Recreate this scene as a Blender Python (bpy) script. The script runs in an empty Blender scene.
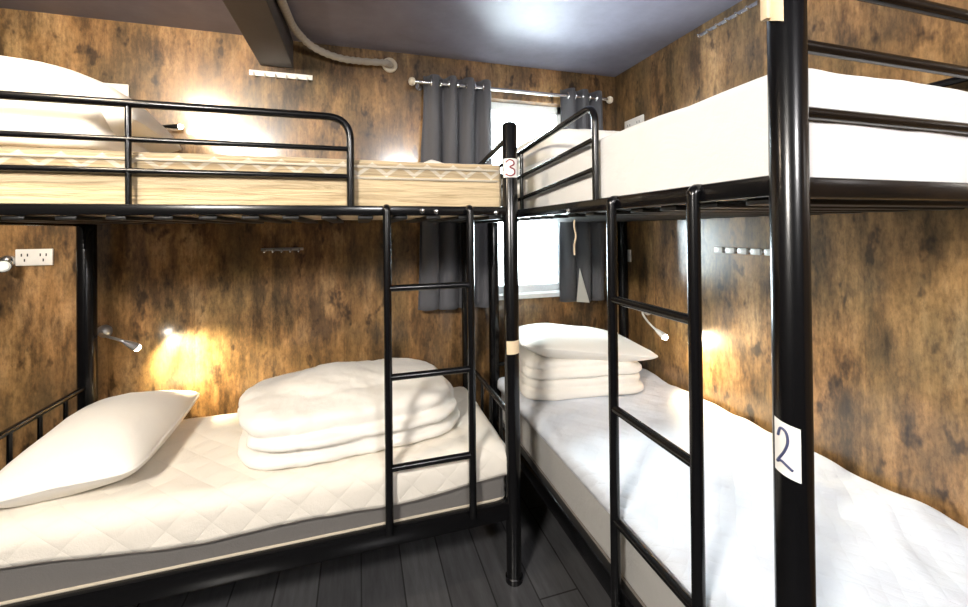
import bpy, bmesh, math, random
from mathutils import Vector, Matrix, noise
random.seed(7)
PI = math.pi
C = bpy.context.scene.collection
SC = bpy.context.scene

# ------------------------------------------------------------------ materials
def new_mat(name):
    m = bpy.data.materials.new(name); m.use_nodes = True
    nt = m.node_tree
    return m, nt, nt.nodes['Principled BSDF']

def N(nt, t, **kw):
    n = nt.nodes.new(t)
    for k, v in kw.items():
        if k in n.inputs.keys() if isinstance(k, str) else False:
            n.inputs[k].default_value = v
        else:
            setattr(n, k, v)
    return n

def L(nt, a, b): nt.links.new(a, b)

def math_node(nt, op, a, b=None):
    n = nt.nodes.new('ShaderNodeMath'); n.operation = op
    for i, v in enumerate((a, b)):
        if v is None: continue
        if hasattr(v, 'links'): nt.links.new(v, n.inputs[i])
        else: n.inputs[i].default_value = v
    return n.outputs[0]

def coords(nt, scale=(1, 1, 1), loc=(0, 0, 0), rot=(0, 0, 0)):
    tc = nt.nodes.new('ShaderNodeTexCoord'); mp = nt.nodes.new('ShaderNodeMapping')
    mp.inputs['Scale'].default_value = scale; mp.inputs['Location'].default_value = loc
    mp.inputs['Rotation'].default_value = rot
    nt.links.new(tc.outputs['Object'], mp.inputs['Vector'])
    return mp.outputs['Vector']

def noise_tex(nt, vec, scale, detail=4, rough=.6, dist=0):
    n = nt.nodes.new('ShaderNodeTexNoise')
    n.inputs['Scale'].default_value = scale; n.inputs['Detail'].default_value = detail
    n.inputs['Roughness'].default_value = rough; n.inputs['Distortion'].default_value = dist
    nt.links.new(vec, n.inputs['Vector'])
    return n.outputs['Fac']

def ramp(nt, fac, stops):
    r = nt.nodes.new('ShaderNodeValToRGB')
    cr = r.color_ramp
    while len(cr.elements) < len(stops): cr.elements.new(.5)
    for e, (p, c) in zip(cr.elements, stops):
        e.position = p; e.color = (*c, 1) if len(c) == 3 else c
    nt.links.new(fac, r.inputs['Fac'])
    return r.outputs['Color']

def mixc(nt, fac, a, b, mode='MIX'):
    n = nt.nodes.new('ShaderNodeMix'); n.data_type = 'RGBA'; n.blend_type = mode
    for sock, v in ((n.inputs['Factor'], fac), (n.inputs[6], a), (n.inputs[7], b)):
        if hasattr(v, 'links'): nt.links.new(v, sock)
        elif isinstance(v, tuple): sock.default_value = (*v, 1)
        else: sock.default_value = v
    return n.outputs[2]

def bump(nt, bsdf, h, strength=.3, dist=.01):
    b = nt.nodes.new('ShaderNodeBump')
    b.inputs['Strength'].default_value = strength; b.inputs['Distance'].default_value = dist
    nt.links.new(h, b.inputs['Height']); nt.links.new(b.outputs['Normal'], bsdf.inputs['Normal'])

def plain(name, col, rough=.5, metal=0, coat=0, var=.08, vscale=30):
    m, nt, b = new_mat(name)
    f = noise_tex(nt, coords(nt), vscale, 3)
    c = mixc(nt, f, tuple(max(0, x*(1-var)) for x in col), tuple(min(1, x*(1+var)) for x in col))
    L(nt, c, b.inputs['Base Color'])
    b.inputs['Roughness'].default_value = rough; b.inputs['Metallic'].default_value = metal
    b.inputs['Coat Weight'].default_value = coat
    if 'black' in name: b.inputs['Specular IOR Level'].default_value = .33
    return m

def wall_material(name, axis, gain=1.0):
    """weathered brown wood-look laminate with dark vertical streaks, knots and faint sheet seams"""
    m, nt, b = new_mat(name)
    v1 = coords(nt, (3.0, 3.0, 1.1)); v2 = coords(nt, (30, 30, 2.2)); v3 = coords(nt, (1, 1, .30))
    big = noise_tex(nt, v1, 1.7, 8, .70)
    base = ramp(nt, big, [(.30, (.075*gain, .052*gain, .027*gain)), (.43, (.170*gain, .105*gain, .046*gain)),
                          (.54, (.30*gain, .175*gain, .070*gain)), (.68, (.43*gain, .28*gain, .135*gain))])
    grain = ramp(nt, noise_tex(nt, v2, 1.0, 5, .7), [(.30, (.55, .53, .50)), (.62, (1.06, 1.04, 1.0))])
    col = mixc(nt, .8, base, grain, 'MULTIPLY')
    speck = ramp(nt, noise_tex(nt, coords(nt, (1, 1, .45)), 75, 4, .75), [(.36, (.45, .43, .42)), (.56, (1.05, 1.05, 1.05))])
    col = mixc(nt, .6, col, speck, 'MULTIPLY')
    streak = ramp(nt, noise_tex(nt, v3, 10, 7, .70), [(.37, (.13, .115, .105)), (.53, (1, 1, 1))])
    col = mixc(nt, .8, col, streak, 'MULTIPLY')
    blot = ramp(nt, noise_tex(nt, coords(nt, (1, 1, .55), (2, 5, 1)), 15, 3, .6), [(.31, (.14, .115, .10)), (.40, (1, 1, 1))])
    col = mixc(nt, .85, col, blot, 'MULTIPLY')
    green = ramp(nt, noise_tex(nt, coords(nt, (2, 2, 1.2), (7, 3, 1)), 1.6, 5), [(.42, (1.05, .98, .92)), (.66, (.70, .80, .76))])
    col = mixc(nt, .7, col, green, 'MULTIPLY')
    # sheets 0.33 m wide, each with a slightly different tone and a thin seam
    sep = nt.nodes.new('ShaderNodeSeparateXYZ'); tc = nt.nodes.new('ShaderNodeTexCoord')
    L(nt, tc.outputs['Object'], sep.inputs[0])
    u = math_node(nt, 'DIVIDE', math_node(nt, 'ADD', sep.outputs[axis], .735 + 3.3), .33)
    wn = nt.nodes.new('ShaderNodeTexWhiteNoise'); wn.noise_dimensions = '1D'
    L(nt, math_node(nt, 'FLOOR', u), wn.inputs['W'])
    tone = ramp(nt, wn.outputs['Value'], [(0, (.80, .80, .80)), (1, (1.10, 1.05, 1.04))])
    col = mixc(nt, 1.0, col, tone, 'MULTIPLY')
    fr = math_node(nt, 'FRACT', u)
    seam = ramp(nt, fr, [(0, (.55, .52, .5)), (.012, (1, 1, 1))])
    col = mixc(nt, .6, col, seam, 'MULTIPLY')
    L(nt, col, b.inputs['Base Color'])
    L(nt, ramp(nt, big, [(.3, (.30,)*3), (.7, (.42,)*3)]), b.inputs['Roughness'])
    b.inputs['Specular IOR Level'].default_value = .42
    b.inputs['Coat Weight'].default_value = .9; b.inputs['Coat Roughness'].default_value = .16
    bump(nt, b, noise_tex(nt, v2, 1.0, 5, .7), .06, .004)
    return m

def fabric(name, col, quilt=None, crease=.35, cscale=9, weave=.05, rough=.85, zig=None, qs=.55, ripple=0):
    m, nt, b = new_mat(name)
    v = coords(nt)
    f = noise_tex(nt, v, 7, 4)
    c = mixc(nt, f, tuple(x*.93 for x in col), tuple(min(1, x*1.03) for x in col))
    h = math_node(nt, 'MULTIPLY', noise_tex(nt, v, cscale, 5, .55, .6), crease)
    if quilt:
        tc = nt.nodes.new('ShaderNodeTexCoord'); sep = nt.nodes.new('ShaderNodeSeparateXYZ')
        L(nt, tc.outputs['Object'], sep.inputs[0])
        wob = math_node(nt, 'MULTIPLY', noise_tex(nt, v, 4, 1), .5)
        yz = math_node(nt, 'ADD', sep.outputs[1], sep.outputs[2])
        a = math_node(nt, 'ADD', math_node(nt, 'MULTIPLY', math_node(nt, 'ADD', sep.outputs[0], yz), quilt), wob)
        d = math_node(nt, 'ADD', math_node(nt, 'MULTIPLY', math_node(nt, 'SUBTRACT', sep.outputs[0], yz), quilt), wob)
        sa = math_node(nt, 'POWER', math_node(nt, 'ABSOLUTE', math_node(nt, 'SINE', a)), .45)
        sd = math_node(nt, 'POWER', math_node(nt, 'ABSOLUTE', math_node(nt, 'SINE', d)), .45)
        q = math_node(nt, 'MULTIPLY', sa, sd)
        h = math_node(nt, 'ADD', h, math_node(nt, 'MULTIPLY', q, qs))
        c = mixc(nt, q, mixc(nt, qs*.12, c, (.25, .2, .15)), c)
    if zig:
        # stitched zigzag band on the mattress border, lighter thread on the ticking
        axis, z0, amp, freq = zig
        tc = nt.nodes.new('ShaderNodeTexCoord'); sep = nt.nodes.new('ShaderNodeSeparateXYZ')
        L(nt, tc.outputs['Object'], sep.inputs[0])
        pp = math_node(nt, 'PINGPONG', math_node(nt, 'MULTIPLY', sep.outputs[axis], freq), 1.0)
        zz = math_node(nt, 'SUBTRACT', math_node(nt, 'DIVIDE', math_node(nt, 'SUBTRACT', sep.outputs[2], z0), amp), pp)
        ln = ramp(nt, math_node(nt, 'ABSOLUTE', zz), [(.16, (1, 1, 1)), (.26, (0, 0, 0))])
        c = mixc(nt, ln, c, (.86, .80, .68))
        inside = ramp(nt, math_node(nt, 'MULTIPLY', math_node(nt, 'SUBTRACT', sep.outputs[2], z0 - .004), 1/(amp + .008)),
                      [(0, (0, 0, 0)), (.03, (1, 1, 1)), (.97, (1, 1, 1)), (1, (0, 0, 0))])
        c = mixc(nt, math_node(nt, 'MULTIPLY', inside, .55), c, tuple(x*.35 for x in col))
    if ripple:
        rp = noise_tex(nt, coords(nt, (5, 5, 75)), 1.0, 4, .6, .5)
        h = math_node(nt, 'ADD', h, math_node(nt, 'MULTIPLY', rp, .9))
        c = mixc(nt, 1.0, c, ramp(nt, rp, [(.30, (.70, .66, .60)), (.55, (1.06, 1.06, 1.06))]), 'MULTIPLY')
    w = math_node(nt, 'MULTIPLY', noise_tex(nt, v, 260, 2), weave)
    h = math_node(nt, 'ADD', h, w)
    L(nt, c, b.inputs['Base Color'])
    b.inputs['Roughness'].default_value = rough
    b.inputs['Sheen Weight'].default_value = .15
    bump(nt, b, h, .6, .02)
    return m

def emit(name, col, strength):
    m, nt, b = new_mat(name)
    b.inputs['Base Color'].default_value = (*col, 1)
    b.inputs['Emission Color'].default_value = (*col, 1)
    b.inputs['Emission Strength'].default_value = strength
    return m

M = {}
M['wall_back'] = wall_material('brown_laminate_back', 0, 1.25)
M['wall_right'] = wall_material('brown_laminate_side', 1, 1.3)
M['metal'] = plain('black_gloss_paint', (.003, .003, .0035), .24, 0, .15)
M['metal_dull'] = plain('black_dull_paint', (.008, .008, .008), .45)
M['chrome'] = plain('chrome', (.8, .8, .8), .18, 1)
M['white_plastic'] = plain('white_plastic', (.82, .80, .76), .35)
M['hook_plastic'] = plain('pale_plastic', (.88, .86, .82), .25)
M['grey_metal'] = plain('grey_metal', (.42, .42, .42), .35, .8)
M['pvc'] = plain('white_window_frame', (.85, .87, .88), .35)
M['hose'] = plain('grey_hose', (.42, .38, .32), .55)
M['flange'] = plain('ivory_flange', (.72, .64, .50), .4)
M['curtain'] = fabric('grey_curtain_cloth', (.085, .085, .095), crease=.2, cscale=14, weave=.12, rough=.8)
M['lining'] = fabric('pale_lining', (.55, .54, .50), crease=.2)
M['sheet_white'] = fabric('white_sheet', (.86, .85, .83), crease=.7, cscale=6)
M['sheet_quilt'] = fabric('white_quilted_sheet', (.73, .77, .84), quilt=60, crease=1.2, cscale=6, qs=.12)
M['duvet'] = fabric('white_duvet', (.82, .79, .73), crease=.6, cscale=7)
M['pillow'] = fabric('white_pillow', (.83, .80, .74), crease=.5, cscale=6)
M['pad'] = fabric('cream_quilted_pad', (.80, .75, .66), quilt=26, crease=.6, cscale=6, qs=.22)
M['ticking'] = fabric('cream_ticking', (.60, .47, .29), crease=.35, cscale=9, zig=(0, 1.498, .036, 21), ripple=1)
M['grey_mattress'] = fabric('grey_mattress', (.15, .14, .13), crease=.4)
M['pale_mattress'] = fabric('pale_grey_mattress', (.40, .39, .37), crease=.6, cscale=9)
M['piping'] = fabric('piping_tape', (.52, .46, .36), crease=.1)
M['dark_piping'] = fabric('dark_piping_tape', (.16, .14, .12), crease=.1)
M['sticker'] = plain('sticker_paper', (.85, .83, .80), .6)
M['ink_blue'] = plain('blue_grey_ink', (.05, .06, .13), .6)
M['ink_red'] = plain('dark_red_ink', (.22, .02, .03), .6)
M['tape'] = plain('beige_tape', (.70, .55, .36), .6)
M['dark_slot'] = plain('dark_slot', (.02, .02, .02), .6)
M['lens'] = emit('lamp_lens', (1.0, .93, .78), 30)
M['lens_dim'] = emit('lamp_lens_dim', (.9, .92, .88), .15)
M['floor_base'] = None

def floor_material():
    m, nt, b = new_mat('dark_plank_floor')
    br = nt.nodes.new('ShaderNodeTexBrick')
    br.inputs['Color1'].default_value = (.060, .060, .063, 1); br.inputs['Color2'].default_value = (.085, .085, .088, 1)
    br.inputs['Mortar'].default_value = (.03, .03, .03, 1)
    br.inputs['Scale'].default_value = 1; br.inputs['Brick Width'].default_value = .9
    br.inputs['Row Height'].default_value = .15; br.inputs['Mortar Size'].default_value = .003
    L(nt, coords(nt, rot=(0, 0, PI/2)), br.inputs['Vector'])
    g = ramp(nt, noise_tex(nt, coords(nt, (14, 1.5, 1)), 2, 5, .7), [(.3, (.6, .6, .6)), (.7, (1.2, 1.2, 1.2))])
    L(nt, mixc(nt, .7, br.outputs['Color'], g, 'MULTIPLY'), b.inputs['Base Color'])
    b.inputs['Roughness'].default_value = .22
    bump(nt, b, noise_tex(nt, coords(nt, (14, 1.5, 1)), 2, 5, .7), .08, .003)
    return m
M['floor'] = floor_material()

def ceiling_material(name, col, rough):
    m, nt, b = new_mat(name)
    f = noise_tex(nt, coords(nt), 3.5, 6, .65)
    L(nt, ramp(nt, f, [(.3, tuple(x*.78 for x in col)), (.7, tuple(x*1.15 for x in col))]), b.inputs['Base Color'])
    b.inputs['Roughness'].default_value = rough
    bump(nt, b, noise_tex(nt, coords(nt), 60, 4), .10, .004)
    return m
M['ceiling'] = ceiling_material('slate_grey_ceiling_paint', (.24, .23, .29), .56)
M['beam'] = ceiling_material('grey_beam_paint', (.065, .062, .066), .5)
M['dark_wall'] = ceiling_material('plain_dark_wall', (.07, .06, .05), .8)

def pane_material():
    m = bpy.data.materials.new('window_glass'); m.use_nodes = True
    nt = m.node_tree; nt.nodes.clear()
    out = nt.nodes.new('ShaderNodeOutputMaterial'); mix = nt.nodes.new('ShaderNodeMixShader')
    tr = nt.nodes.new('ShaderNodeBsdfTransparent'); gl = nt.nodes.new('ShaderNodeBsdfGlossy')
    fr = nt.nodes.new('ShaderNodeFresnel'); fr.inputs['IOR'].default_value = 1.45
    tr.inputs['Color'].default_value = (.93, .97, .97, 1); gl.inputs['Roughness'].default_value = .02
    L(nt, fr.outputs[0], mix.inputs[0]); L(nt, tr.outputs[0], mix.inputs[1]); L(nt, gl.outputs[0], mix.inputs[2])
    L(nt, mix.outputs[0], out.inputs[0])
    return m
M['pane'] = pane_material()

# ------------------------------------------------------------------ mesh helpers
def obj(name, bm, mat, parent=None, smooth=30, loc=None):
    me = bpy.data.meshes.new(name)
    bmesh.ops.recalc_face_normals(bm, faces=bm.faces)
    bm.to_mesh(me); bm.free()
    for mm in (mat if isinstance(mat, (list, tuple)) else [mat]): me.materials.append(mm)
    if smooth:
        me.polygons.foreach_set('use_smooth', [True]*len(me.polygons))
        me.set_sharp_from_angle(angle=math.radians(smooth))
    o = bpy.data.objects.new(name, me); C.objects.link(o)
    if parent: o.parent = parent
    if loc: o.location = loc
    return o

def thing(name, label, cat, loc=(0, 0, 0), group=None):
    o = bpy.data.objects.new(name, None); C.objects.link(o)
    o.empty_display_size = .05
    o.location = loc; o['label'] = label; o['category'] = cat
    if group: o['group'] = group
    return o

def tag(o, label, cat, group=None):
    o['label'] = label; o['category'] = cat
    if group: o['group'] = group
    return o

def struct(name, bm, mat, parent=None, smooth=0):
    o = obj(name, bm, mat, parent, smooth)
    if parent is None: o['kind'] = 'structure'
    return o

def BM(): return bmesh.new()

def box(bm, lo, hi, bev=0, seg=2, mi=0):
    lo, hi = Vector(lo), Vector(hi)
    r = bmesh.ops.create_cube(bm, size=1)
    c = (lo+hi)/2; d = hi-lo
    for v in r['verts']: v.co = Vector((c.x+v.co.x*d.x, c.y+v.co.y*d.y, c.z+v.co.z*d.z))
    fs = {f for v in r['verts'] for f in v.link_faces}
    for f in fs: f.material_index = mi
    if bev:
        es = list({e for v in r['verts'] for e in v.link_edges})
        rr = bmesh.ops.bevel(bm, geom=es, offset=bev, segments=seg, affect='EDGES', profile=.5)
        for f in rr['faces']: f.material_index = mi

def sweep(bm, pts, r, n=12, cap=True, closed=False, mi=0):
    """tube along a list of points; r a number or one radius per point"""
    pts = [Vector(p) for p in pts]
    rs = r if isinstance(r, (list, tuple)) else [r]*len(pts)
    rings = []; up = None; m = len(pts)
    for i, p in enumerate(pts):
        if closed: t = (pts[(i+1) % m]-pts[i-1]).normalized()
        else: t = ((pts[min(i+1, m-1)]-p).normalized()+(p-pts[max(i-1, 0)]).normalized()).normalized()
        if up is None:
            a = Vector((0, 0, 1)) if abs(t.z) < .9 else Vector((1, 0, 0))
            up = (a-t*a.dot(t)).normalized()
        else: up = (up-t*up.dot(t)).normalized()
        s = t.cross(up)
        rings.append([bm.verts.new(p+(up*math.cos(2*PI*k/n)+s*math.sin(2*PI*k/n))*rs[i]) for k in range(n)])
    for i in range(m if closed else m-1):
        a, b = rings[i], rings[(i+1) % m]
        for k in range(n):
            f = bm.faces.new((a[k], a[(k+1) % n], b[(k+1) % n], b[k])); f.material_index = mi
    if cap and not closed:
        for rg in (rings[0], rings[-1]):
            f = bm.faces.new(rg); f.material_index = mi

def lathe(bm, prof, origin, axis=(0, 0, 1), n=24, mi=0):
    """revolve (radius, height) pairs about an axis through origin"""
    ax = Vector(axis).normalized()
    q = Vector((0, 0, 1)).rotation_difference(ax).to_matrix()
    o = Vector(origin); rings = []
    for r, h in prof:
        if r < 1e-5: rings.append([bm.verts.new(o+q@Vector((0, 0, h)))])
        else: rings.append([bm.verts.new(o+q@Vector((r*math.cos(2*PI*k/n), r*math.sin(2*PI*k/n), h))) for k in range(n)])
    for a, b in zip(rings, rings[1:]):
        for k in range(n):
            k2 = (k+1) % n
            va = [a[0]] if len(a) == 1 else [a[k], a[k2]]
            vb = [b[0]] if len(b) == 1 else [b[k2], b[k]]
            if len(va)+len(vb) > 2:
                f = bm.faces.new(va+vb); f.material_index = mi
    for rg in (rings[0], rings[-1]):
        if len(rg) > 1:
            f = bm.faces.new(rg); f.material_index = mi

def arc_pts(pts, rad, seg=6):
    """round the inner corners of a polyline"""
    pts = [Vector(p) for p in pts]; out = [pts[0]]
    for a, b, c in zip(pts, pts[1:], pts[2:]):
        d1 = (a-b).normalized(); d2 = (c-b).normalized()
        r = min(rad, (a-b).length*.49, (c-b).length*.49)
        p0 = b+d1*r; p2 = b+d2*r
        for k in range(seg+1):
            t = k/seg
            out.append(p0*(1-t)**2+b*2*t*(1-t)+p2*t*t)
    out.append(pts[-1])
    return out

def spow(v, e): return math.copysign(abs(v)**e, v)

def blob(bm, c, half, e1=.5, e2=.4, rot=None, nu=48, nv=24, wr=0, ws=6, seed=0, taper=None):
    """rounded, cushion-like closed lump (superellipsoid) with soft wrinkles"""
    c = Vector(c); R = rot or Matrix.Identity(3)
    rows = []
    def pt(u, v):
        cu, su, cv, sv = math.cos(u), math.sin(u), math.cos(v), math.sin(v)
        p = Vector((half[0]*spow(cv, e1)*spow(cu, e2), half[1]*spow(cv, e1)*spow(su, e2), half[2]*spow(sv, e1)))
        if taper: p = taper(p)
        if wr:
            q = p*ws+Vector((seed*3.7, seed*1.3, seed*.7))
            n = p.normalized()
            p = p+n*(noise.noise(q)*wr+noise.noise(q*2.3)*wr*.45)
        return c+R@p
    top = bm.verts.new(pt(0, PI/2)); bot = bm.verts.new(pt(0, -PI/2))
    for j in range(1, nv):
        v = -PI/2+PI*j/nv
        rows.append([bm.verts.new(pt(2*PI*i/nu, v)) for i in range(nu)])
    for a, b in zip(rows, rows[1:]):
        for i in range(nu): bm.faces.new((a[i], a[(i+1) % nu], b[(i+1) % nu], b[i]))
    for i in range(nu):
        bm.faces.new((bot, rows[0][(i+1) % nu], rows[0][i]))
        bm.faces.new((top, rows[-1][i], rows[-1][(i+1) % nu]))

def soften(o, voxel=.012, it=4, disp=.01, size=.12):
    """fuse the layers of a folded cloth and give it soft wrinkles"""
    m = o.modifiers.new('fuse', 'REMESH'); m.mode = 'VOXEL'; m.voxel_size = voxel; m.use_smooth_shade = True
    s = o.modifiers.new('soft', 'SMOOTH'); s.factor = .5; s.iterations = it
    if disp:
        t = bpy.data.textures.new('wrinkle', 'CLOUDS'); t.noise_scale = size; t.noise_depth = 3
        d = o.modifiers.new('wrinkle', 'DISPLACE'); d.texture = t; d.strength = disp; d.texture_coords = 'LOCAL'

def pillow_taper(half, pinch=.18, pw=2.2):
    """thick middle, thin seam edge, corners pulled out to points"""
    def f(p):
        a, b = abs(p.x)/half[0], abs(p.y)/half[1]
        e = max(a, b)
        k = (1-min(1, a)**pw)*(1-min(1, b)**pw)
        z = p.z*(.16+.84*k**.45)
        pull = 1-pinch*(1-min(a, b))*e**3*.5
        return Vector((p.x*pull if a >= b else p.x, p.y*pull if b > a else p.y, z))
    return f

# ------------------------------------------------------------------ the room
XW, YW, ZC = 1.548, 2.24, 2.256
XL, YF = -1.80, -1.70
WX0, WX1, WZ0, WZ1 = .70, 1.215, .925, 2.056
T = .14
b = BM(); box(b, (XL-T, YF-T, -.1), (XW+T, YW+T, 0)); struct('floor', b, M['floor'])
b = BM(); box(b, (XL-T, YF-T, ZC), (XW+T, YW+T, ZC+.1)); struct('ceiling', b, M['ceiling'])
b = BM()
for lo, hi in (((XL-T, YW, 0), (WX0, YW+T, ZC)), ((WX1, YW, 0), (XW+T, YW+T, ZC)),
               ((WX0, YW, 0), (WX1, YW+T, WZ0)), ((WX0, YW, WZ1), (WX1, YW+T, ZC))): box(b, lo, hi)
bmesh.ops.remove_doubles(b, verts=b.verts, dist=1e-4)
struct('wall_back', b, M['wall_back'])
b = BM(); box(b, (XW, YF-T, 0), (XW+T, YW, ZC)); struct('wall_right', b, M['wall_right'])
b = BM(); box(b, (XL-T, YF-T, 0), (XL, YW, ZC)); struct('wall_left', b, M['dark_wall'])
b = BM(); box(b, (XL, YF-T, 0), (XW, YF, ZC)); struct('wall_front', b, M['dark_wall'])
b = BM(); box(b, (-.452, YF, 2.118), (-.303, YW, ZC), .004); struct('ceiling_beam', b, M['beam'])

# window: white frame with two sashes, glass, inner sill
b = BM()
fy0, fy1 = YW+.06, YW+.11
for lo, hi in (((WX0, fy0, WZ0), (WX0+.045, fy1, WZ1)), ((WX1-.045, fy0, WZ0), (WX1, fy1, WZ1)),
               ((WX0, fy0, WZ0), (WX1, fy1, WZ0+.05)), ((WX0, fy0, WZ1-.05), (WX1, fy1, WZ1))): box(b, lo, hi, .004)
wn = struct('window_1', b, M['pvc'])
b = BM(); box(b, (WX0+.03, fy0+.02, WZ0+.03), (WX1-.03, fy0+.026, WZ1-.03)); struct('window_pane', b, M['pane'], wn)
b = BM(); box(b, (WX0-.01, YW-.012, WZ0-.022), (WX1+.01, fy0+.01, WZ0+.006), .004); struct('window_sill', b, M['pvc'], wn)

# ------------------------------------------------------------------ bunk beds
ZR = (1.11, .81, .505)       # ladder rungs
def post(root, x, y, h, r=.028, stickers=()):
    b = BM()
    lathe(b, [(0, 0), (r+.004, 0), (r+.004, .018), (r, .022), (r, h-.012), (r-.003, h-.004), (r-.010, h), (0, h)], (x, y, 0), n=28)
    p = obj('post', b, M['metal'], root, 40)
    return p

def number_sticker(parent, x, y, r, z0, z1, a0, a1, strokes, mats, sw=.0035, slant=0):
    """paper label wrapped round a post; strokes are polylines in label space (0..1, 0..1)"""
    b = BM(); R = r+.0012; n = 14
    def P(u, v, rr): 
        a = a0+(a1-a0)*u
        return Vector((x+rr*math.cos(a), y+rr*math.sin(a), z0+(z1-z0)*v+slant*(u-.5)))
    grid = [[b.verts.new(P(i/n, j/4, R)) for i in range(n+1)] for j in range(5)]
    for j in range(4):
        for i in range(n): b.faces.new((grid[j][i], grid[j][i+1], grid[j+1][i+1], grid[j+1][i]))
    for st in strokes:
        sweep(b, [P(u, v, R+.0004) for u, v in st], sw, 6, mi=1)
    return obj('sticker', b, mats, parent, 60)

def smooth_stroke(pts, seg=6):
    out = []
    P = [Vector((*p, 0)) for p in pts]
    for i in range(len(P)-1):
        p0, p1, p2, p3 = P[max(i-1, 0)], P[i], P[i+1], P[min(i+2, len(P)-1)]
        for k in range(seg):
            t = k/seg
            q = .5*((2*p1)+(p2-p0)*t+(2*p0-5*p1+4*p2-p3)*t*t+(3*p1-p0-3*p2+p3)*t**3)
            out.append((q.x, q.y))
    out.append(pts[-1])
    return out

def bars(name, root, segs, mat='metal'):
    b = BM()
    for pts, r in segs: sweep(b, pts, r, 12)
    return obj(name, b, M[mat], root, 40)

def rail(name, root, lo, hi, bev=.006):
    b = BM(); box(b, lo, hi, bev); return obj(name, b, M['metal'], root, 40)

def ladder(root, A, B, off, z0=.285, z1=1.378, rr=.0135):
    """two rails at A and B (x, y) with three rungs, hooked over the upper rail"""
    A = Vector((*A, 0)); B = Vector((*B, 0)); o = Vector((*off, 0))
    e = bpy.data.objects.new('ladder', None); C.objects.link(e); e.parent = root
    for P in (A, B):
        b = BM()
        sweep(b, arc_pts([P-o*4+Vector((0, 0, z1+.004)), P+Vector((0, 0, z1+.004)), P+Vector((0, 0, z0))], .012, 4), rr, 14)
        obj('ladder_rail', b, M['metal'], e, 40)
    for z in ZR:
        b = BM(); sweep(b, [A+Vector((0, 0, z)), B+Vector((0, 0, z))], .0115, 12); obj('rung', b, M['metal'], e, 40)

def bolts(root, places):
    for (p, ax) in places:
        b = BM(); lathe(b, [(0, 0), (.009, 0), (.009, .003), (.005, .007), (0, .008)], p, ax, 12)
        obj('bolt', b, M['chrome'], root)

# --- bed along the back wall
AX0, AX1, AY0, AY1 = -1.078, .545, 1.455, 2.12
bedA = thing('bunk_bed', 'black metal bunk bed along the window wall, its corner post bearing a red 3', 'bunk bed', (0, 0, 0))
bedA.location = (AX0, AY0, 0)
bedA_off = Matrix.Translation((-AX0, -AY0, 0))
pa = post(bedA, AX1, AY0, 1.705)
three = smooth_stroke([(.22, .80), (.42, .92), (.66, .86), (.70, .68), (.45, .54), (.72, .42), (.74, .20), (.48, .08), (.20, .18)])
number_sticker(pa, AX1, AY0, .028, 1.497, 1.567, math.radians(-165), math.radians(-45), [three], [M['sticker'], M['ink_red']], .0028)
number_sticker(pa, AX1, AY0, .028, .846, .895, math.radians(-150), math.radians(-40), [], [M['tape'], M['ink_red']], slant=.004)
post(bedA, AX1, AY1, 1.595); post(bedA, AX0, AY1, 1.595, .032); post(bedA, AX0, AY0, 1.705)
for z0, z1, nm in ((1.357, 1.390, 'upper_side_rail'), (.235, .300, 'lower_side_rail')):
    rail(nm, bedA, (AX0, AY0-.015, z0), (AX1, AY0+.015, z1)); rail(nm, bedA, (AX0, AY1-.015, z0), (AX1, AY1+.015, z1))
for z0, z1, nm in ((1.335, 1.375, 'upper_end_rail'), (.245, .290, 'lower_end_rail')):
    rail(nm, bedA, (AX0-.014, AY0, z0), (AX0+.014, AY1, z1)); rail(nm, bedA, (AX1-.014, AY0, z0), (AX1+.014, AY1, z1))
gx = -.024; gy = AY0-.002
bars('guard_rail', bedA, [
    (arc_pts([(AX0, gy, 1.684), (gx, gy, 1.684), (gx, gy, 1.36)], .075, 8), .0125),
    ([(AX0, gy, 1.579), (gx, gy, 1.579)], .0085), ([(AX0, gy, 1.487), (gx, gy, 1.487)], .0085),
    ([(-.640, gy, 1.684), (-.640, gy, 1.36)], .008)])
for x in (AX0, AX1):
    bars('upper_end_board', bedA, [([(x, AY0, 1.655), (x, AY1, 1.575)], .011), ([(x, AY0, 1.515), (x, AY1, 1.515)], .009)])
for x, zt in ((AX0, .675), (AX1, .605)):
    sg = [([(x, AY0, zt), (x, AY1, zt)], .011)]
    for k in range(1, 5):
        y = AY0+(AY1-AY0)*k/5
        sg.append(([(x, y, .27), (x, y, .40), (x, y, .43), (x, y, .46), (x, y, zt)], [.008, .008, .015, .008, .007]))
    bars('lower_end_board', bedA, sg)
ladder(bedA, (.092, AY0-.026), (.382, AY0-.026), (0, -.006))
def slats(root, horiz, n, a0, a1, c0, c1, z=1.344, w=.05):
    for k in range(n):
        t = a0+(a1-a0)*(k+.5)/n; bb = BM()
        if horiz: box(bb, (c0, t-w/2, z), (c1, t+w/2, z+.012), .003)
        else: box(bb, (t-w/2, c0, z), (t+w/2, c1, z+.012), .003)
        obj('slat', bb, M['metal_dull'], root, 40)
slats(bedA, False, 14, AX0, AX1, AY0, AY1)
b = BM(); box(b, (AX0, AY0, .262), (AX1, AY1, .276)); obj('base_panel', b, M['metal_dull'], bedA)
bolts(bedA, [((.213, AY0-.015, 1.372), (0, -1, 0)), ((.262, AY0-.015, 1.370), (0, -1, 0)), ((.484, AY0-.015, 1.366), (0, -1, 0))])

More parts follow.
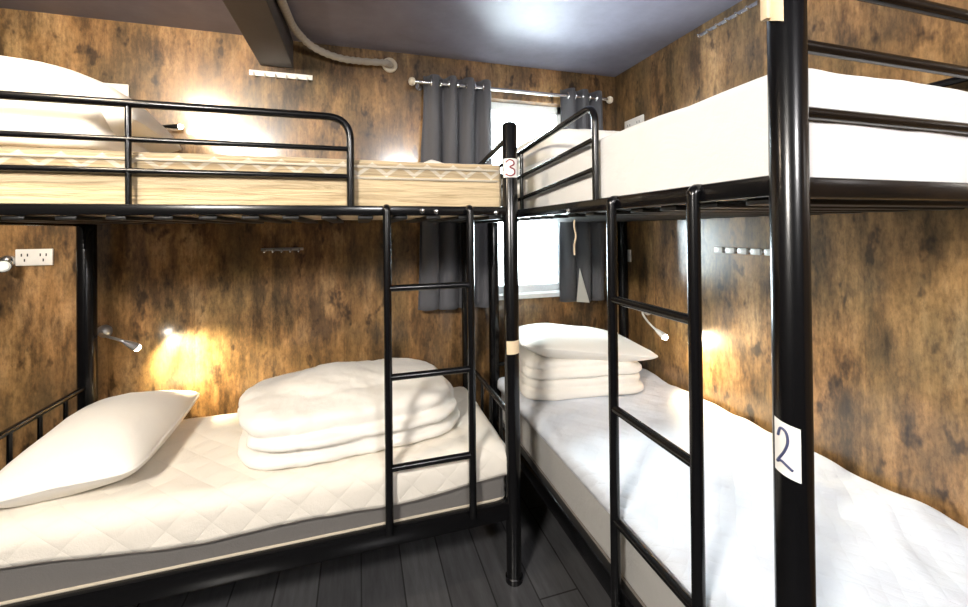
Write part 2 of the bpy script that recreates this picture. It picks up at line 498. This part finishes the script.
# --- bed along the right wall
BX0, BX1, BY0, BY1 = .694, 1.505, .517, 2.12
bedB = thing('bunk_bed', 'black metal bunk bed beside the window, its thick post bearing a handwritten 2', 'bunk bed', (BX0, BY0, 0))
pb = post(bedB, BX0, BY0, 1.76)
two = smooth_stroke([(.20, .70), (.30, .86), (.50, .84), (.56, .66), (.42, .44), (.16, .20), (.34, .25), (.72, .17)])
number_sticker(pb, BX0, BY0, .028, .895, .982, math.radians(-200), math.radians(-122), [two], [M['sticker'], M['ink_blue']], .0022, slant=-.010)
bb = BM()
tv = [[bb.verts.new((BX0+.0305*math.cos(a), BY0+.0305*math.sin(a), 1.668-.028*k/10+z*.085)) for k, a in enumerate([math.radians(95+11.5*q) for q in range(11)])] for z in (0, .5, 1)]
for ra, rb in zip(tv, tv[1:]):
    for k in range(10): bb.faces.new((ra[k], ra[k+1], rb[k+1], rb[k]))
box(bb, (BX0-.040, BY0+.002, 1.652), (BX0-.0295, BY0+.016, 1.72), .003)
obj('tape_wrap', bb, M['tape'], pb, 40)
post(bedB, BX0, BY1, 1.64); post(bedB, BX1, BY0, 1.76); post(bedB, BX1, BY1, 1.705)
for z0, z1, nm in ((1.356, 1.394, 'upper_side_rail'), (.245, .312, 'lower_side_rail')):
    rail(nm, bedB, (BX0-.015, BY0, z0), (BX0+.015, BY1, z1)); rail(nm, bedB, (BX1-.015, BY0, z0), (BX1+.015, BY1, z1))
for z0, z1, nm in ((1.352, 1.388, 'upper_end_rail'), (.250, .300, 'lower_end_rail')):
    rail(nm, bedB, (BX0, BY0-.014, z0), (BX1, BY0+.014, z1)); rail(nm, bedB, (BX0, BY1-.014, z0), (BX1, BY1+.014, z1))
hx = BX0-.002; hy = 1.105
bars('guard_rail', bedB, [
    (arc_pts([(hx, BY1, 1.618), (hx, hy, 1.684), (hx, hy, 1.365)], .06, 8), .0105),
    ([(hx, BY1, 1.512), (hx, hy, 1.578)], .0085), ([(hx, BY1, 1.410), (hx, hy, 1.487)], .0085),
    ([(hx, 1.700, 1.645), (hx, 1.700, 1.365)], .008)])
bars('rear_guard_rail', bedB, [([(BX1, BY0, 1.684), (BX1, BY1, 1.684)], .0105), ([(BX1, BY0, 1.62), (BX1, BY1, 1.62)], .007)])
bars('upper_end_board', bedB, [([(BX0, BY0, z), (BX1, BY0, z)], r) for z, r in ((1.727, .012), (1.613, .011), (1.499, .011))])
bars('upper_end_board', bedB, [([(BX0, BY1, z), (BX1, BY1, z)], r) for z, r in ((1.60, .010), (1.50, .008))])
for y, zt in ((BY0, .47), (BY1, .58)):
    sg = [([(BX0, y, zt), (BX1, y, zt)], .011)]
    for k in range(1, 6):
        x = BX0+(BX1-BX0)*k/6; sg.append(([(x, y, .27), (x, y, zt)], .008))
    bars('lower_end_board', bedB, sg)
ladder(bedB, (BX0-.026, .698), (BX0-.026, .990), (-.006, 0), z0=.25)
slats(bedB, True, 14, BY0, BY1, BX0, BX1)
b = BM(); box(b, (BX0, BY0, .272), (BX1, BY1, .286)); obj('base_panel', b, M['metal_dull'], bedB)
bolts(bedB, [((BX0-.015, 1.25, 1.365), (-1, 0, 0)), ((BX0-.015, .62, .28), (-1, 0, 0))])
# the parts above were modelled in room coordinates: move them under their bed's base point
for root in (bedA, bedB):
    for ch in root.children: ch.location = -root.location

# ------------------------------------------------------------------ mattresses and bedding
def mattress(name, label, lo, hi, mat, pipe_mat, rad=.045, sag=.006, pipes=(.82, .14), seed=0):
    lo, hi = Vector(lo), Vector(hi); d = hi-lo
    b = BM(); box(b, lo, hi)
    bmesh.ops.subdivide_edges(b, edges=b.edges[:], cuts=7, use_grid_fill=True)
    o = obj(name, b, mat, None, 60)
    tag(o, label, 'mattress')
    bv = o.modifiers.new('round', 'BEVEL'); bv.width = rad; bv.segments = 4; bv.limit_method = 'ANGLE'
    ss = o.modifiers.new('fine', 'SUBSURF'); ss.levels = 2; ss.render_levels = 2
    t = bpy.data.textures.new('soft', 'CLOUDS'); t.noise_scale = .22; t.noise_depth = 2
    dm = o.modifiers.new('lumps', 'DISPLACE'); dm.texture = t; dm.strength = sag*2; dm.texture_coords = 'LOCAL'
    for f in pipes:
        z = lo.z+d.z*f; e = .012
        pb = BM()
        x0, x1, y0, y1 = lo.x-.002, hi.x+.002, lo.y-.002, hi.y+.002
        sweep(pb, arc_pts([((x0+x1)/2, y0, z), (x1, y0, z), (x1, y1, z), (x0, y1, z), (x0, y0, z), ((x0+x1)/2, y0, z)], .05, 6), .0045, 8)
        obj('piping', pb, pipe_mat, o)
    return o
mattress('mattress', 'cream quilted mattress with zigzag stitched border on the upper bunk by the window wall',
         (AX0+.035, AY0+.018, 1.3575), (AX1-.022, AY1-.02, 1.552), M['ticking'], M['piping'], .03, .004, (.86, .66, .12))
mattress('mattress', 'thick white sheeted mattress on the upper bunk behind the post marked 2',
         (BX0+.020, BY0+.006, 1.3575), (BX1+.012, BY1-.02, 1.588), M['sheet_white'], M['sheet_white'], .020, .006, ())
mattress('mattress', 'dark grey mattress under the cream quilted pad on the lower bunk',
         (AX0+.035, AY0+.012, .278), (AX1-.022, AY1-.02, .485), M['grey_mattress'], M['piping'], .04, .004, (.12,))
mattress('mattress', 'long pale mattress in the lower bunk with the stack of folded duvets',
         (BX0+.020, BY0+.020, .288), (BX1+.020, BY1-.02, .505), M['pale_mattress'], M['dark_piping'], .035, .004, (.10,))

def drape(s, lo, hi, r):
    """run a cloth coordinate over an edge of radius r: (position, drop)"""
    if lo+r <= s <= hi-r: return s, 0.
    sg, e = (1, s-(hi-r)) if s > hi-r else (-1, (lo+r)-s)
    base = hi-r if sg > 0 else lo+r
    q = r*PI/2
    if e < q: a = e/r; return base+sg*r*math.sin(a), r*(1-math.cos(a))
    return base+sg*r, r+(e-q)

def cover(name, label, cat, lo, hi, z, over, mat, r=.05, nx=110, ny=60, hem=None, thick=.010, wr=.005, seed=0, hem_mat=None):
    """a cloth laid over a mattress; over = overhang past (x0, x1, y0, y1)"""
    b = BM(); rows = []; hemv = []
    k = r*(PI/2-1)
    sx0, sx1, sy0, sy1 = lo[0]-over[0]+0, hi[0]+over[1], lo[1]-over[2], hi[1]+over[3]
    for j in range(ny+1):
        row = []
        for i in range(nx+1):
            sx = sx0+(sx1-sx0)*i/nx; v = j/ny
            o2 = over[2]+(hem(sx) if hem else 0)
            sy = (lo[1]-o2)+(sy1-(lo[1]-o2))*v
            x, dx = drape(sx, lo[0], hi[0], r); y, dy = drape(sy, lo[1], hi[1], r)
            dz = math.hypot(dx, dy) if dx and dy else dx+dy
            p = Vector((x, y, z-dz))
            q = Vector((sx*6, sy*6, seed))
            w = noise.noise(q)*wr+noise.noise(q*2.7)*wr*.5
            if dz > r*.8: 
                p.y -= abs(w)*(1 if dy else 0); p.x += abs(w)*(1 if dx and sx > lo[0] else 0)
            else: p.z += w
            row.append(b.verts.new(p))
        rows.append(row)
    for a, c in zip(rows, rows[1:]):
        for i in range(nx): b.faces.new((a[i], a[i+1], c[i+1], c[i]))
    edge = [v.co.copy() for v in rows[0]]
    o = obj(name, b, mat, None, 180)
    s = o.modifiers.new('thick', 'SOLIDIFY'); s.thickness = thick; s.offset = 1
    tag(o, label, cat)
    if hem_mat:
        hb = BM(); sweep(hb, [p+Vector((0, -.006, 0)) for p in edge[1:-1]], .0045, 8); obj('hem', hb, hem_mat, o)
    return o
cover('mattress_pad', 'cream quilted mattress pad hanging over the grey mattress of the lower bunk', 'mattress pad',
      (AX0+.030, AY0+.004), (AX1-.014, AY1-.015), .497, (.02, .085, .105, .01), M['pad'], .045,
      hem=lambda x: (-.032*max(0, min(1, (-x-.45)/.5))-.022*max(0, min(1, (x-.12)/.4)))+.006*math.sin(x*9), hem_mat=M['dark_piping'])
cover('fitted_sheet', 'white quilted sheet over the long lower mattress beside the wall', 'sheet',
      (BX0+.012, BY0+.014), (BX1+.024, BY1-.012), .512, (.035, .0, .02, .0), M['sheet_quilt'], .03, 60, 110, wr=.014, seed=4, thick=.006)

def pillow(name, label, c, half, rot, mat, seed=0, pinch=.2, wr=.012):
    b = BM()
    blob(b, (0, 0, 0), half, .75, .22, None, 72, 28, wr, 5, seed, pillow_taper(half, pinch))
    sb = BM()
    o = obj(name, b, mat, None, 180)
    o.location = c; o.rotation_euler = rot
    # stitched seam round the edge
    pts = []
    for i in range(72):
        u = 2*PI*i/72
        p = Vector((half[0]*spow(math.cos(u), .22), half[1]*spow(math.sin(u), .22), 0))
        p = pillow_taper(half, pinch)(p)
        q = p*5+Vector((seed*3.7, seed*1.3, seed*.7))
        p = p+p.normalized()*(noise.noise(q)*wr+noise.noise(q*2.3)*wr*.45)
        pts.append(p)
    sweep(sb, pts, .0045, 6, closed=True); obj('seam', sb, mat, o, 60)
    tag(o, label, 'pillow')
    return o
pillow('pillow', 'single plump white pillow at the lit head of the lower bunk', (-.868, 1.835, .570), (.205, .335, .110), (0, math.radians(-4), math.radians(3)), M['pillow'], 1, .05)

def duvet(name, label, layers, mat, origin, rotz=0, voxel=.011, it=4, disp=.012, size=.10, cat='duvet'):
    b = BM()
    for c, half, e1, e2, tilt, sd in layers:
        blob(b, c, half, e1, e2, Matrix.Rotation(math.radians(tilt), 3, 'X'), 64, 28, .012, 6, sd)
    o = obj(name, b, mat, None, 180)
    o.location = origin; o.rotation_euler = (0, 0, math.radians(rotz))
    soften(o, voxel, it, disp, size)
    return tag(o, label, cat)
duvet('duvet', 'big white duvet folded into a puffy roll on the lower bunk behind the ladder',
      [((0, .01, .030), (.415, .275, .036), .7, .55, 0, 1), ((.0, .0, .084), (.392, .265, .025), .55, .5, 0, 2),
       ((-.02, .03, .142), (.400, .265, .052), .7, .60, 2, 3), ((-.06, .08, .14), (.30, .21, .085), 1.0, .9, 0, 4),
       ((.22, .04, .10), (.19, .22, .07), .9, .8, 0, 9)],
      M['duvet'], (-.015, 1.785, .500), 6, .0075, 3, .020, .11)
duvet('folded_duvet', 'white folded duvet at the bottom of the stack on the lower bunk by the wall',
      [((0, 0, .028), (.305, .20, .029), .5, .3, 0, 5), ((.0, .01, .076), (.297, .195, .026), .45, .35, 0, 6)],
      M['duvet'], (1.04, 1.885, .517), -8, .007, 2, .010, .08)
duvet('folded_duvet', 'white folded duvet in the middle of the stack, under its pillow',
      [((0, 0, .025), (.298, .197, .026), .5, .3, 0, 7), ((-.01, .01, .070), (.285, .19, .023), .45, .35, 0, 8)],
      M['duvet'], (1.045, 1.89, .607), -8, .007, 2, .010, .08)
pillow('pillow', 'white pillow lying on top of the stack of folded duvets', (1.06, 1.885, .728), (.335, .225, .078),
       (math.radians(-3), math.radians(7), math.radians(-9)), M['pillow'], 6, .06)
# upper bunk, window wall
duvet('folded_duvet', 'white folded duvet at the head of the upper bunk, a grey-white pillow leaning over it',
      [((0, 0, .035), (.175, .20, .036), .4, .3, 0, 11), ((-.01, 0, .105), (.170, .19, .042), .4, .3, 0, 12)],
      M['duvet'], (-.925, 1.735, 1.560), 0, .010, 3, .008, .10)
pillow('pillow', 'large white pillow leaning tilted over the folded duvet on the upper bunk',
       (-.940, 1.80, 1.742), (.260, .215, .115), (math.radians(-4), math.radians(18), math.radians(0)), M['pillow'], 3, .08)
bt = BM()
blob(bt, (0, 0, .028), (.085, .10, .028), .7, .5, None, 40, 20, .010, 9, 3, lambda p: Vector((p.x, p.y, p.z*(1.25-.9*abs(p.x+.02)/.09 if abs(p.x) < .09 else 1))))
ot = obj('folded_towel', bt, M['pillow'], None, 180, (.335, 1.88, 1.556)); tag(ot, 'small white cloth heaped on the cream upper mattress before the curtain', 'towel')
# upper bunk, right wall
duvet('folded_duvet', 'white folded duvet on the far end of the thick white upper mattress',
      [((0, 0, .035), (.225, .28, .040), .45, .35, 0, 14), ((0, 0, .105), (.21, .27, .042), .45, .35, 0, 15)],
      M['duvet'], (.955, 1.76, 1.580), 0, .011, 3, .010, .1)

# ------------------------------------------------------------------ window dressing
RY, RZ = 2.168, 2.083
rod = thing('curtain_rod', 'chrome curtain rod across the window top', 'curtain rod', (.29, RY, RZ))
b = BM(); sweep(b, [(0, 0, 0), (1.155, 0, 0)], .0095, 14); obj('tube', b, M['chrome'], rod)
for x, s in ((0, -1), (1.155, 1)):
    b = BM(); lathe(b, [(0, 0), (.010, 0), (.018, .004), (.022, .016), (.018, .028), (.008, .034), (0, .035)], (x, 0, 0), (s, 0, 0), 16)
    obj('finial', b, M['flange'], rod)
for x in (.03, 1.125):
    b = BM(); sweep(b, [(x, 0, -.002), (x, YW-RY-.002, -.002)], .006, 10); lathe(b, [(0, 0), (.02, 0), (.02, .004), (0, .004)], (x, YW-RY, -.002), (0, -1, 0), 16)
    obj('bracket', b, M['chrome'], rod)

def curtain(label, x0, x1, bx0, bx1, ztop, zbot, waves, ph, amp=.030):
    """eyelet curtain: one continuous cloth weaving before and behind the rod"""
    t = thing('curtain', label, 'curtain', ((x0+x1)/2, RY, zbot))
    b = BM(); nx, nz = waves*18, 40; rows = []
    for j in range(nz+1):
        v = j/nz; z = ztop+(zbot-ztop)*v; row = []
        for i in range(nx+1):
            u = i/nx
            x = (x0+(x1-x0)*u)*(1-v)+(bx0+(bx1-bx0)*u)*v
            s = math.sin(u*waves*2*PI+ph)
            a = amp*(1-.30*v)*(1+.6*noise.noise(Vector((u*7, v*2, ph))))
            y = RY+a*(math.copysign(abs(s)**.75, s))
            x += .010*math.cos(u*waves*2*PI+ph)*v+.016*noise.noise(Vector((u*5, v*3, 3+ph)))
            row.append(b.verts.new((x-(x0+x1)/2, min(y, YW-.012)-RY, z-zbot+.006*noise.noise(Vector((u*9, 1, ph)))*(v > .99))))
        rows.append(row)
    for a, c in zip(rows, rows[1:]):
        for i in range(nx): b.faces.new((a[i], a[i+1], c[i+1], c[i]))
    o = obj('cloth', b, M['curtain'], t, 180)
    s = o.modifiers.new('thick', 'SOLIDIFY'); s.thickness = .003
    for k in range(waves*2):
        u = (k*PI-ph)/(waves*2*PI)
        if not 0.02 < u < .98: continue
        x = x0+(x1-x0)*u
        b = BM()
        pts = [Vector((x-(x0+x1)/2, .019*math.cos(a), RZ-zbot+.019*math.sin(a))) for a in [2*PI*i/20 for i in range(20)]]
        sweep(b, pts, .0045, 8, closed=True); obj('eyelet', b, M['chrome'], t)
    return t
curtain('dark grey eyelet curtain gathered on the bed side of the window', .335, .715, .285, .705, 2.125, .885, 4, .6)
cr = curtain('dark grey eyelet curtain gathered at the corner side of the window', 1.135, 1.415, 1.105, 1.405, 2.125, .880, 3, .4)
b = BM()
v = [b.verts.new(p) for p in ((-.055, -.040, .20), (-.075, -.036, .005), (.005, -.044, -.003), (-.045, -.046, .10))]
b.faces.new((v[0], v[1], v[3])); b.faces.new((v[0], v[3], v[2])); b.faces.new((v[1], v[2], v[3]))
ol = obj('lining_corner', b, M['lining'], cr); ol['label'] = 'pale turned-out lining corner'

# ------------------------------------------------------------------ small wall things
def hook_rail(label, o, along, out, length, n, mat, hmat, h=.020, hl=.03, square=False):
    """strip with n hooks; along/out are unit vectors, o the middle of the strip on the wall"""
    t = thing('hook_rail', label, 'hook rail', o)
    A, O = Vector(along), Vector(out)
    b = BM(); 
    lo = A*(-length/2)+O*.001+Vector((0, 0, -h/2)); hi = A*(length/2)+O*.007+Vector((0, 0, h/2))
    box(b, [min(p, q) for p, q in zip(lo, hi)], [max(p, q) for p, q in zip(lo, hi)], .002); obj('backplate', b, mat, t, 40)
    for k in range(n):
        c = A*(length*((k+.5)/n-.5))
        b = BM()
        if square:
            lo = c-A*(length/n*.36)+O*.007+Vector((0, 0, -hl*.5)); hi = c+A*(length/n*.36)+O*.020+Vector((0, 0, hl*.5))
            box(b, [min(p, q) for p, q in zip(lo, hi)], [max(p, q) for p, q in zip(lo, hi)], .003)
        else:
            sweep(b, arc_pts([c+O*.006, c+O*.012+Vector((0, 0, -hl)), c+O*.034+Vector((0, 0, -hl)), c+O*.036+Vector((0, 0, -hl*.35))], .008, 4), .004, 8)
        obj('hook', b, hmat, t, 40)
    return t
hook_rail('white hook rail on the window wall under the ceiling beam', (-.357, YW, 2.078), (1, 0, 0), (0, -1, 0), .285, 6, M['hook_plastic'], M['hook_plastic'], .026, .018)
hook_rail('thin grey hook rail on the window wall below the cream upper mattress', (-.358, YW, 1.220), (1, 0, 0), (0, -1, 0), .19, 5, M['grey_metal'], M['chrome'], .014, .014)
hook_rail('row of five square white hooks on the wall over the long lower mattress', (XW, 1.340, 1.205), (0, 1, 0), (-1, 0, 0), .30, 5, M['hook_plastic'], M['hook_plastic'], .010, .026, True)
hook_rail('slim chrome hook rail under the ceiling over the thick white upper mattress', (XW, 1.415, 2.207), (0, 1, 0), (-1, 0, 0), .30, 6, M['chrome'], M['chrome'], .018, .014)

def socket(label, o, along, out, w, h, gangs):
    t = thing('wall_socket', label, 'wall socket', o)
    A, O = Vector(along), Vector(out)
    b = BM(); lo = A*(-w/2)+Vector((0, 0, -h/2)); hi = A*(w/2)+O*.010+Vector((0, 0, h/2))
    box(b, [min(p, q) for p, q in zip(lo, hi)], [max(p, q) for p, q in zip(lo, hi)], .003); obj('faceplate', b, M['white_plastic'], t, 40)
    for g in range(gangs):
        c = A*(w*((g+.5)/gangs-.5))
        b = BM()
        for dx, dz, sx, sz in ((-.010, .010, .0022, .006), (.010, .010, .0022, .006), (0, -.012, .0022, .006)):
            lo = c+A*(dx-sx)+O*.0095+Vector((0, 0, dz-sz)); hi = c+A*(dx+sx)+O*.0105+Vector((0, 0, dz+sz))
            box(b, [min(p, q) for p, q in zip(lo, hi)], [max(p, q) for p, q in zip(lo, hi)])
        obj('pin_holes', b, M['dark_slot'], t, 0)
    return t
socket('white double socket plate beside the chrome lamp outside the bed end', (-1.315, YW, 1.208), (1, 0, 0), (0, -1, 0), .125, .070, 2)
socket('square white socket plate behind the leaning pillow of the upper bunk', (-1.045, YW, 1.915), (1, 0, 0), (0, -1, 0), .130, .115, 1)
socket('small white socket plate low in the corner under the thick white upper mattress', (XW, 2.15, 1.142), (0, 1, 0), (-1, 0, 0), .105, .072, 1)
socket('white socket plate above the thick white upper mattress near the corner', (XW, 2.05, 1.905), (0, 1, 0), (-1, 0, 0), .17, .085, 2)

def reading_lamp(label, base, out, tip, aim, mat, lens, r=.016, bend=.05, base_r=.028):
    """wall dome, short bent neck and a small cone head with a lit lens"""
    t = thing('reading_lamp', label, 'lamp', base)
    B, O, Tp = Vector(base), Vector(out), Vector(tip)-Vector(base)
    A = Vector(aim).normalized()
    b = BM(); lathe(b, [(0, 0), (base_r, 0), (base_r, .006), (base_r*.8, .018), (base_r*.4, .026), (0, .028)], (0, 0, 0), O, 20); obj('wall_base', b, mat, t, 40)
    back = Tp-A*.05
    p0 = O*.022; p1 = O*(.022+bend)
    pts = []
    for k in range(13):
        s = k/12
        pts.append(p0*(1-s)**3+p1*3*s*(1-s)**2+(back-A*bend*.6)*3*s*s*(1-s)+back*s**3)
    b = BM(); sweep(b, pts, .0055, 10); obj('neck', b, mat, t, 60)
    b = BM(); lathe(b, [(0, -.002), (.007, 0), (r*.75, .018), (r, .048), (r*1.02, .052), (r*.9, .052), (r*.85, .046)], back, A, 20); obj('head', b, mat, t, 40)
    b = BM(); lathe(b, [(0, .0475), (r*.86, .0475), (r*.9, .056), (r*.62, .065), (0, .068)], back, A, 16); obj('lens', b, lens, t, 40)
    return t
reading_lamp('lit chrome reading lamp glowing on the wall over the lower bunk pillow', (-1.075, YW, .875), (0, -1, 0), (-.897, YW-.15, .828), (.62, .45, -.62), M['grey_metal'], M['lens'])
reading_lamp('chrome reading lamp beside the double socket outside the bed end', (-1.405, YW, 1.195), (0, -1, 0), (-1.365, YW-.09, 1.178), (.5, -.8, -.1), M['chrome'], M['lens_dim'], .024)
reading_lamp('slim black reading lamp at the wall over the cream upper mattress', (-.955, YW, 1.775), (0, -1, 0), (-.775, YW-.05, 1.786), (1, 0, .03), M['metal'], M['lens'], .012, .03)
reading_lamp('lit white reading lamp on the wall beside the folded duvet stack', (XW, 1.955, .846), (-1, 0, 0), (XW-.11, 1.70, .770), (.30, -.75, -.50), M['white_plastic'], M['lens'])

# ventilation hose along the beam into a round wall flange
t = thing('ventilation_hose', 'grey ribbed hose along the ceiling beam ending in an ivory wall flange', 'hose', (.165, YW, 2.18))
path = arc_pts([(-.283, -.6, 2.215), (-.283, 1.70, 2.205), (-.275, 2.02, 2.222), (-.215, 2.165, 2.205), (-.09, 2.19, 2.170), (.06, 2.195, 2.172), (.155, 2.200, 2.180), (.167, 2.238, 2.182)], .12, 8)
fine = []
for a, c in zip(path, path[1:]):
    n = max(1, int((c-a).length/.006))
    for k in range(n): fine.append(a.lerp(c, k/n))
fine.append(path[-1])
b = BM(); sweep(b, [p-Vector((.165, YW, 2.18)) for p in fine], [.0165+.0018*math.cos(i*1.6) for i in range(len(fine))], 14)
obj('ribbed_tube', b, M['hose'], t, 180)
b = BM(); pts = [Vector((.030*math.cos(a), -.010, .030*math.sin(a))) for a in [2*PI*i/28 for i in range(28)]]
sweep(b, pts, .010, 10, closed=True); lathe(b, [(0, 0), (.030, 0), (.030, .008), (0, .008)], (0, 0, 0), (0, -1, 0), 24)
obj('wall_flange', b, M['flange'], t, 60)

# cord hanging from the upper bed frame
t_pts = [(.705, 1.262, 1.335), (.702, 1.258, 1.31), (.708, 1.255, 1.28), (.702, 1.26, 1.25), (.705, 1.262, 1.215)]
b = BM(); sweep(b, [Vector(p)-Vector(t_pts[0]) for p in arc_pts(t_pts, .01, 3)], .003, 8)
oc = obj('hanging_cord', b, M['tape'], None, 60, t_pts[0]); tag(oc, 'short pale cord hanging under the upper side rail near the window', 'cord')

# ------------------------------------------------------------------ light
w = bpy.data.worlds.new('daylight'); SC.world = w; w.use_nodes = True
bg = w.node_tree.nodes['Background']; bg.inputs['Color'].default_value = (.90, .96, 1.0, 1); bg.inputs['Strength'].default_value = 20

def light(name, kind, loc, energy, col, aim=None, **kw):
    d = bpy.data.lights.new(name, kind); d.energy = energy; d.color = col
    if kind == 'SPOT' or name == 'upper_bunk_fill': d.specular_factor = .1
    for k, v in kw.items(): setattr(d, k, v)
    o = bpy.data.objects.new(name, d); C.objects.link(o); o.location = loc
    if aim is not None: o.rotation_euler = (Vector(aim)-Vector(loc)).to_track_quat('-Z', 'Y').to_euler()
    return o
pl = light('window_portal', 'AREA', (.957, YW+.16, 1.49), 1, (1, 1, 1), (.957, 0, 1.49), shape='RECTANGLE', size=.52, size_y=1.13)
pl.data.cycles.is_portal = True
light('daylight_window', 'AREA', (.957, YW+.30, 1.60), 18, (.86, .94, 1.0), (.90, 0, .9), shape='RECTANGLE', size=.6, size_y=1.2)
light('ceiling_lamp', 'AREA', (-1.15, -.50, 2.20), 54, (1.0, .94, .86), (.2, 1.1, .9), shape='DISK', size=.42)
light('upper_bunk_fill', 'AREA', (-1.05, .95, 2.21), 10, (1.0, .82, .60), (-.6, 2.1, 1.7), shape='DISK', size=.25)  # added fill with no fixture, brightens the upper bunk and the wall behind it
light('near_end_fill', 'AREA', (.55, -1.15, 2.18), 22, (1.0, .97, .96), (.9, .9, 1.1), shape='DISK', size=.40)  # added fill from behind the camera, lifts the near end of the upper mattress
light('reading_light_lower', 'SPOT', (-.880, YW-.138, .812), 30, (1.0, .83, .50), (-.735, YW, .655), spot_size=1.9, spot_blend=1.0, shadow_soft_size=.02)
light('reading_light_upper', 'SPOT', (-.755, YW-.052, 1.787), 2.3, (1.0, .90, .70), (-.45, YW+.05, 1.80), spot_size=2.2, spot_blend=.8, shadow_soft_size=.01)
light('reading_light_right', 'SPOT', (XW-.105, 1.675, .750), 14, (1.0, .80, .50), (XW, 1.42, .62), spot_size=2.1, spot_blend=1.0, shadow_soft_size=.02)

# ------------------------------------------------------------------ camera
f_px, px0, py0, yaw, pit, rol, H = 413.9, 484.0, 227.5, .2946, .0064, -.0103, 1.3034
fw = Vector((math.sin(yaw)*math.cos(pit), math.cos(yaw)*math.cos(pit), math.sin(pit)))
r = Vector((math.cos(yaw), -math.sin(yaw), 0)); u = r.cross(fw)
r2 = r*math.cos(rol)+u*math.sin(rol); u2 = u*math.cos(rol)-r*math.sin(rol)
cd = bpy.data.cameras.new('camera'); cam = bpy.data.objects.new('camera', cd); C.objects.link(cam)
cam.matrix_world = Matrix(((r2.x, u2.x, -fw.x, 0), (r2.y, u2.y, -fw.y, 0), (r2.z, u2.z, -fw.z, H), (0, 0, 0, 1)))
cd.sensor_fit = 'HORIZONTAL'; cd.sensor_width = 36; cd.lens = 36*f_px/968
cd.shift_x = -(px0-484)/968; cd.shift_y = -(303.5-py0)/968
cd.clip_start = .02
SC.camera = cam
SC.view_settings.view_transform = 'Standard'; SC.view_settings.look = 'None'; SC.view_settings.exposure = 1.1
SC.cycles.max_bounces = 10; SC.cycles.diffuse_bounces = 5; SC.cycles.transparent_max_bounces = 8
SC.cycles.sample_clamp_indirect = 6
